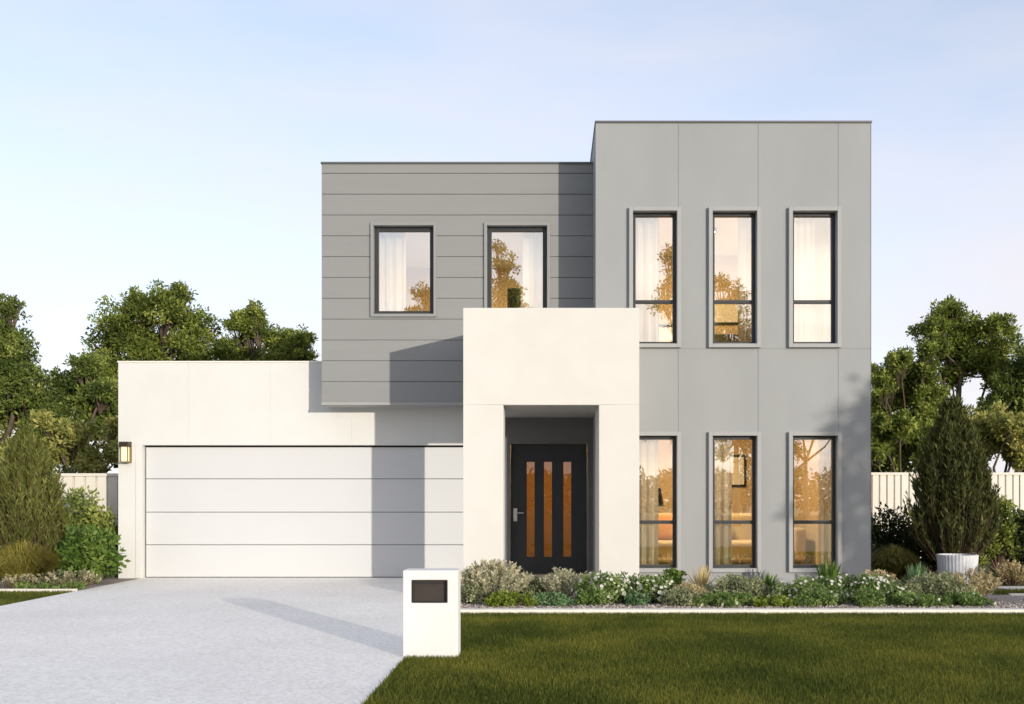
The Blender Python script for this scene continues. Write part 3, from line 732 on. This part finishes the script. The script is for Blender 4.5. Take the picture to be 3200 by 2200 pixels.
def tuft(name, label, cat, x, Y, wpx, top, mat, n, width=.006, spread=1.0, group=None, lean=.9):
    """arching grass blades from a crown"""
    X, W, Hh = frame_of(x, Y, wpx, top)
    o = tag(empty(name, (X, Y, 0)), label, cat, group)
    a = rng.uniform(0, 2*math.pi, n); k = np.sqrt(rng.random(n)); hh = Hh*rng.uniform(.75, 1.1, n)*(1-.35*k**2)
    out = np.column_stack([np.cos(a), np.sin(a), np.zeros(n)])
    B = np.array([X, Y, 0]) + out*(k*W*.12)[:,None]; up = np.array([0, 0, 1.0])
    side = np.column_stack([-np.sin(a+.6), np.cos(a+.6), np.zeros(n)])*width
    P1 = B + out*(k*W*.20)[:,None] + up*(hh*.62)[:,None]
    P2 = B + out*(k*W*.36*spread)[:,None] + up*(hh*(1-.06*k))[:,None]
    P3 = B + out*(k*W*.5*spread)[:,None] + up*(hh*(1.06-.3*k*lean))[:,None]
    f = [np.stack([B-side, B+side, P1+side, P1-side], 1), np.stack([P1-side, P1+side, P2+side*.7, P2-side*.7], 1),
         np.stack([P2-side*.7, P2+side*.7, P3+side*.08, P3-side*.08], 1)]
    t = rng.normal(.5, .22, n)
    quad_mesh('blades', np.concatenate(f), mat, o, np.concatenate([t, t, t+.05])); return o
def sword(name, label, cat, x, Y, wpx, top, mat, n=40, width=.016, group=None):
    X, W, Hh = frame_of(x, Y, wpx, top)
    o = tag(empty(name, (X, Y, 0)), label, cat, group)
    a = rng.uniform(0, 2*math.pi, n); el = rng.uniform(.25, 1.45, n)
    d = np.column_stack([np.cos(a)*np.cos(el), np.sin(a)*np.cos(el), np.sin(el)])
    d[:,0] *= W*.62; d[:,1] *= W*.62; d[:,2] *= Hh
    B = np.tile([X, Y, .03], (n,1)) + rng.normal(0, .02, (n,3))*[1,1,.3]
    side = unit(np.cross(d, np.array([0,0,1.0])+rng.normal(0,.1,(n,3))))*width
    P1 = B+d*.5; P2 = B+d; P2[:,2] -= .12*np.linalg.norm(d, axis=1)*(1-np.sin(el))
    f = [np.stack([B-side*.7, B+side*.7, P1+side, P1-side], 1), np.stack([P1-side, P1+side, P2+side*.05, P2-side*.05], 1)]
    t = rng.normal(.5, .22, n); quad_mesh('blades', np.concatenate(f), mat, o, np.concatenate([t, t])); return o
def spires(name, label, cat, x, Y, wpx, top, mat, nst=60, nl=26, size=.04, tipmat=None, group=None, ar=.3, low=.1, cone=False, tilt=.5):
    """many upright shoots lined with narrow leaves"""
    if group == BED: wpx *= 1.15; nst = int(nst*1.6); nl = int(nl*1.2)
    X, W, Hh = frame_of(x, Y, wpx, top)
    o = tag(empty(name, (X, Y, 0)), label, cat, group)
    a = rng.uniform(0, 2*math.pi, nst); k = np.sqrt(rng.random(nst))
    m = MB(); Ps, Ds, Ts, tips = [], [], [], []
    for i in range(nst):
        ox, oy = math.cos(a[i])*k[i]*W*.5, math.sin(a[i])*k[i]*W*.42
        if cone:
            f = .27+.73*rng.random()**.85; rm = min(1, 1.28*(1-f)**.62+.06)*rng.uniform(.8, 1.06)
            ox, oy = math.cos(a[i])*k[i]**.7*W*.5*rm, math.sin(a[i])*k[i]**.7*W*.45*rm
            zt = Hh*f*rng.uniform(.95, 1.0); zb = max(Hh*.09, zt-Hh*rng.uniform(.22, .4))
            p0 = Vector((X+ox*.45, Y+oy*.45, zb)); p1 = Vector((X+ox*.9, Y+oy*.9, zb+(zt-zb)*.5)); p2 = Vector((X+ox*1.02, Y+oy*1.02, zt))
        else:
            zt = Hh*(1-.42*k[i]**2)*rng.uniform(.8, 1.0)
            p0 = Vector((X+ox*.3, Y+oy*.3, 0)); p1 = Vector((X+ox*.75, Y+oy*.75, zt*.5)); p2 = Vector((X+ox*1.02, Y+oy*1.02, zt))
        m.tube([p0, p1, p2], [.006, .004, .002], 4, cap=False)
        t = rng.uniform(low, 1, nl)**.8; T = t[:,None]
        q = (1-T)**2*np.array(p0)+2*T*(1-T)*np.array(p1)+T**2*np.array(p2)
        ax = unit(np.array(p2-p1)[None])[0]
        D = unit(rdir(nl)*[1,1,.6] + ax*tilt*1.6)*(size*rng.uniform(.6, 1.25, nl))[:,None]
        Ps.append(q); Ds.append(D); Ts.append(rng.normal(.45, .15, nl)+rng.normal(0, .12)); tips.append((p1, p2))
    m.build('stems', M['palestem' if group == BED else 'bark2'], o)
    P = np.concatenate(Ps); D = np.concatenate(Ds)
    quad_mesh('foliage', leaf_faces(P, D, np.linalg.norm(D, axis=1)*ar*.5), mat, o, np.concatenate(Ts))
    if tipmat:
        P, D = [], []
        for (p1, p2) in tips[::2]:
            for s in range(9):
                P.append(np.array(p1.lerp(p2, rng.uniform(.6, 1.05)))); D.append(unit(rng.normal(size=3)+[0,0,.6])*size*.7)
        P = np.array(P); D = np.array(D)
        tag(quad_mesh('flowers', leaf_faces(P, D, np.linalg.norm(D, axis=1)*.3), tipmat, o, rng.normal(.5, .25, len(P))), kind='stuff')
    return o

# left of the garage
spires('conical_bush', 'tall conical olive-brown bush left of the garage with a thin bare trunk', 'bush', 60, 15.3, 200, 968, G['olive'], 1000, 52, .11, cone=True, ar=.18, tilt=.85)
tb = bpy.data.objects['conical_bush']
MB().tube([(PX(66,15.3),15.3,-.03),(PX(68,15.3),15.3,.5),(PX(62,15.3),15.3,1.3)], [.045,.035,.02], 8).build('trunk', M['bark'], tb)
shrub('leafy_shrub', 'bright glossy shrub against the left corner of the garage', 'shrub', 200, 14.9, 150, 1185, G['bright'], 3000, .10, ar=.5, per=34, dep=.9)
shrub('leafy_shrub', 'dark shrub under the left fence, behind the glossy one', 'shrub', 178, 16.0, 200, 1100, G['tree2'], 6500, .085, per=44)
shrub('leafy_shrub', 'narrow dark shrub in the corner of fence and garage wall', 'shrub', 226, 16.05, 74, 1108, G['tree2'], 3200, .08, per=30, dep=.8)
shrub('leafy_shrub', 'very dark bush at the left edge behind the conical bush', 'shrub', -30, 16.2, 260, 1130, G['hedge'], 4500, .09, per=34)
tuft('grass_tuft', 'golden-green rounded grass clump at the left edge of the picture', 'grass clump', 52, 14.3, 165, 1232, G['gold'], 2600, .005)
spires('cream_flowers', 'cream flower spikes in front of the golden grass clump, left of the driveway', 'flowers', 155, 14.0, 150, 1287, G['greyg'], 70, 16, .045, M['creamflower'], low=.1)
spires('cream_flowers', 'cream flower spikes at the left edge of the picture below the golden grass', 'flowers', 45, 13.95, 110, 1300, G['greyg'], 50, 16, .045, M['creamflower'], low=.1)
shrub('ground_cover', 'low green ground cover beside the left driveway edge', 'ground cover', 110, 13.85, 230, 1318, G['mid'], 2200, .045, dep=.35, per=40)
# beds in front of the house
spires('silver_bush', 'large silvery cream bush in front of the left portal column', 'bush', 1118, 12.3, 150, 1266, G['silver'], 130, 30, .055, M['creamflower'], low=.08, group=BED)
shrub('silver_bush', 'greyish low bush directly right of the mailbox', 'bush', 1075, 12.1, 75, 1312, G['greyg'], 1500, .045, group=BED)
shrub('ground_cover', 'lime green low plant at the foot of the large silvery bush', 'ground cover', 1158, 11.75, 105, 1343, G['lime'], 1500, .042, group=BED, dep=.5)
shrub('ground_cover', 'dark green low plant in front of the porch step', 'ground cover', 1248, 11.85, 100, 1346, G['blueg'], 1400, .042, group=BED, dep=.5)
spires('silver_bush', 'smaller silvery bush before the right half of the front door', 'bush', 1272, 12.6, 80, 1283, G['silver'], 46, 26, .05, None, low=.15, group=BED)
spires('silver_bush', 'thin silvery bush at the right edge of the porch opening', 'bush', 1330, 12.8, 60, 1296, G['silver'], 30, 22, .045, None, low=.15, group=BED)
shrub('flowering_shrub', 'white-flowered green shrub in front of the right portal column', 'shrub', 1375, 12.25, 150, 1299, G['mid'], 3000, .048, 130, group=BED, per=40, dep=.75)
shrub('flowering_shrub', 'white-flowered green shrub below the window beside the portal', 'shrub', 1475, 12.25, 130, 1305, G['mid'], 2400, .048, 100, group=BED, per=36, dep=.7)
shrub('leafy_shrub', 'small bright green plant against the grey wall between portal and middle window', 'plant', 1523, 13.6, 56, 1288, G['bright'], 800, .06, group=BED)
sword('spiky_plant', 'cream spiky-leaved plant left of the middle ground-floor window', 'spiky plant', 1590, 12.9, 95, 1283, G['cream'], 70, .014, group=BED)
spires('cream_flowers', 'cream flower heads at the foot of the spiky plant', 'flowers', 1560, 12.2, 75, 1318, G['cream'], 36, 16, .045, M['creamflower'], low=.1, group=BED)
shrub('grey_shrub', 'grey-green shrub under the middle ground-floor window', 'shrub', 1665, 12.45, 130, 1304, G['greyg'], 2600, .05, group=BED, per=36)
shrub('ground_cover', 'mid green low plant in front of the grey-green shrub', 'ground cover', 1640, 11.8, 170, 1344, G['mid'], 2400, .042, 14, group=BED, dep=.5, per=36)
sword('spiky_plant', 'green spiky plant on the gravel between the middle and right windows', 'spiky plant', 1742, 12.8, 80, 1300, G['bright'], 60, .018, group=BED)
shrub('ground_cover', 'yellow-green low plant in front of the green spiky plant', 'ground cover', 1745, 11.8, 110, 1352, G['lime'], 1400, .04, 10, group=BED, dep=.5)
shrub('flowering_shrub', 'white-flowered green shrub under the right ground-floor window', 'shrub', 1840, 12.2, 150, 1310, G['mid'], 2800, .048, 130, group=BED, per=40, dep=.75)
shrub('flowering_shrub', 'white-flowered green shrub in front of the right corner of the house', 'shrub', 1960, 12.3, 150, 1302, G['mid'], 2800, .048, 130, group=BED, per=40, dep=.75)
sword('leafy_plant', 'broad-leaved green plant against the wall under the right ground-floor window', 'plant', 1880, 13.3, 95, 1272, G['bright'], 46, .032, group=BED)
spires('cream_flowers', 'cream flower heads at the right corner of the house', 'flowers', 1985, 12.9, 90, 1289, G['cream'], 40, 16, .05, M['creamflower'], low=.15, group=BED)
sword('leafy_plant', 'broad-leaved green plant left of the white pot', 'plant', 2078, 12.9, 85, 1278, G['blueg'], 46, .03, group=BED)
shrub('grey_shrub', 'grey-green shrub in front of the white pot', 'shrub', 2125, 12.45, 150, 1300, G['greyg'], 2600, .05, group=BED, per=36)
spires('cream_flowers', 'peach and cream flower heads right of the white pot', 'flowers', 2205, 12.5, 105, 1284, G['cream'], 60, 18, .05, M['creamflower'], low=.1, group=BED)
shrub('ground_cover', 'mid green low plant at the right end of the gravel bed', 'ground cover', 2185, 11.85, 130, 1345, G['mid'], 1900, .042, 8, group=BED, dep=.5, per=32)
shrub('ground_cover', 'mid green low plant in front of the grey-green shrub by the pot', 'ground cover', 2075, 11.8, 130, 1348, G['mid'], 1900, .042, 12, group=BED, dep=.5, per=32)
spires('cream_flowers', 'cream flower spikes at the right edge beyond the path', 'flowers', 2295, 14.6, 85, 1270, G['cream'], 50, 18, .055, M['creamflower'], low=.15)
for (gx, gm, gl) in ((1345,'mid','low green plant on the gravel in front of the left white-flowered shrub'),
                     (1440,'blueg','low blue-green plant on the gravel between the two left white-flowered shrubs'),
                     (1545,'greyg','low grey-green plant on the gravel below the cream flower heads'),
                     (1845,'mid','low green plant on the gravel in front of the white-flowered shrub under the right window'),
                     (1965,'mid','low mid-green plant on the gravel in front of the house corner')):
    shrub('ground_cover', gl, 'ground cover', gx, 11.9+.1*math.sin(gx), 85+28*math.sin(gx*1.7), 1338+7*math.cos(gx*2.3), G[gm], 1200, .04, group=BED, dep=.45)
shrub('leafy_shrub', 'low green plant against the porch step left of the small silvery bush', 'plant', 1212, 12.9, 90, 1309, G['greyg'], 1500, .05, group=BED)
# right of the house
spires('conical_bush', 'tall dark conical bush behind the white pot', 'bush', 2160, 16.2, 218, 898, G['oliveD'], 1050, 54, .11, cone=True, ar=.19, tilt=.85)
MB().tube([(PX(2160,16.2),16.2,-.03),(PX(2158,16.2),16.2,.5),(PX(2163,16.2),16.2,1.5)], [.05,.04,.02], 8).build('trunk', M['bark'], bpy.data.objects['conical_bush.001'])
shrub('dark_hedge_bush', 'very dark bush between the house corner and the conical bush', 'bush', 2010, 17.0, 150, 1128, G['hedge'], 4200, .09, per=40)
shrub('dark_hedge_bush', 'dark bush right of the conical bush at the picture edge', 'bush', 2325, 16.6, 170, 1145, G['hedge'], 5200, .09, per=40)
shrub('leafy_shrub', 'olive-green shrub right of the conical bush, lit along its top', 'shrub', 2262, 16.4, 120, 1112, G['tree'], 3600, .085, per=36)
shrub('dark_hedge_bush', 'dark low bush behind the white pot', 'bush', 2120, 17.2, 180, 1180, G['hedge'], 3800, .09, per=40)
tuft('grass_tuft', 'dull olive rounded grass clump by the right corner of the house', 'grass clump', 2022, 15.4, 120, 1238, G['golddark'], 1800, .005)
shrub('ground_cover', 'low dark ground cover behind the flower bed at the right', 'ground cover', 2270, 14.9, 110, 1300, G['mid'], 1500, .05)
px_, py_ = PX(2170, 15.1), 15.1
pt = tag(empty('plant_pot', (px_, py_, 0)), 'white ribbed round plant pot standing right of the house', 'plant pot')
zt = PZ(1257, py_)
MB().lathe((px_,py_,0), [(.0,.0),(.272,.0),(.295,zt-.02),(.295,zt),(.265,zt),(.26,zt-.06)], 72, rib=.011).build('pot_body', M['pot'], pt)
MB().lathe((px_,py_,zt-.05), [(.25,0),(0,.02)], 24).build('soil', M['soil'], pt)

# lawn blades
def lawn(name, x0, x1, y0, y1, n, h=.028, wd=.0032):
    P = np.column_stack([rng.uniform(x0, x1, n), rng.uniform(y0, y1, n), np.full(n, -.012)])
    keep = ~((P[:,0] > mx0-.004) & (P[:,0] < mx1+.004) & (P[:,1] > ym-.004) & (P[:,1] < ym+.245))
    P = P[keep]; n = len(P)
    a = rng.uniform(0, 2*math.pi, n); hh = h*rng.uniform(.5, 1.25, n)
    s = np.column_stack([np.cos(a), np.sin(a), np.zeros(n)])*wd
    T = P + np.column_stack([rng.normal(0, .45, n)*hh, rng.normal(0, .45, n)*hh, hh+.012])
    return tag(quad_mesh(name, np.stack([P-s, P+s, T], 1), M['grass'], None, rng.normal(.42, .3, n)), kind='stuff')
lawn('lawn_grass', XR_-.002, 5.9, 5.6, YB0, 340000)
lawn('lawn_grass', 5.9, 10, 5.6, YB0, 60000)
lawn('lawn_grass', -10.5, XL+.002, 9, 13.62, 60000)
lawn('lawn_grass', 5.9, 11, 13.14, 13.74, 14000, .05)
lawn('lawn_grass', XR_-.002, 5.9, 3.2, 5.6, 40000)
# gravel stones
def stones(n):
    P = np.column_stack([rng.uniform(XR_+.05, 6.3, n), YB1+.02+np.abs(rng.normal(0, .55, n)), np.full(n, -.002)])
    r = rng.uniform(.006, .018, n); fs = []
    a = rng.uniform(0, 6.28, n); c_, s_ = np.cos(a)*r, np.sin(a)*r
    base = [np.column_stack([P[:,0]+u*c_-v*s_*.7, P[:,1]+u*s_+v*c_*.7, P[:,2]]) for (u, v) in ((1,0),(0,1),(-1,0),(0,-1))]
    top = [P*.45+b*.55 + np.column_stack([np.zeros(n), np.zeros(n), r*.9]) for b in base]
    for k in range(4): fs.append(np.stack([base[k], base[(k+1)%4], top[(k+1)%4], top[k]], 1))
    fs.append(np.stack(top, 1)); V = np.concatenate(fs); t = rng.normal(.5, .25, n)
    return tag(quad_mesh('gravel_stones', V, leafmat('gravel_stone', (.16,.12,.1), (.36,.31,.28), (.62,.57,.52), 0, .85), None, np.tile(t, 5)), kind='stuff')
stones(7000)
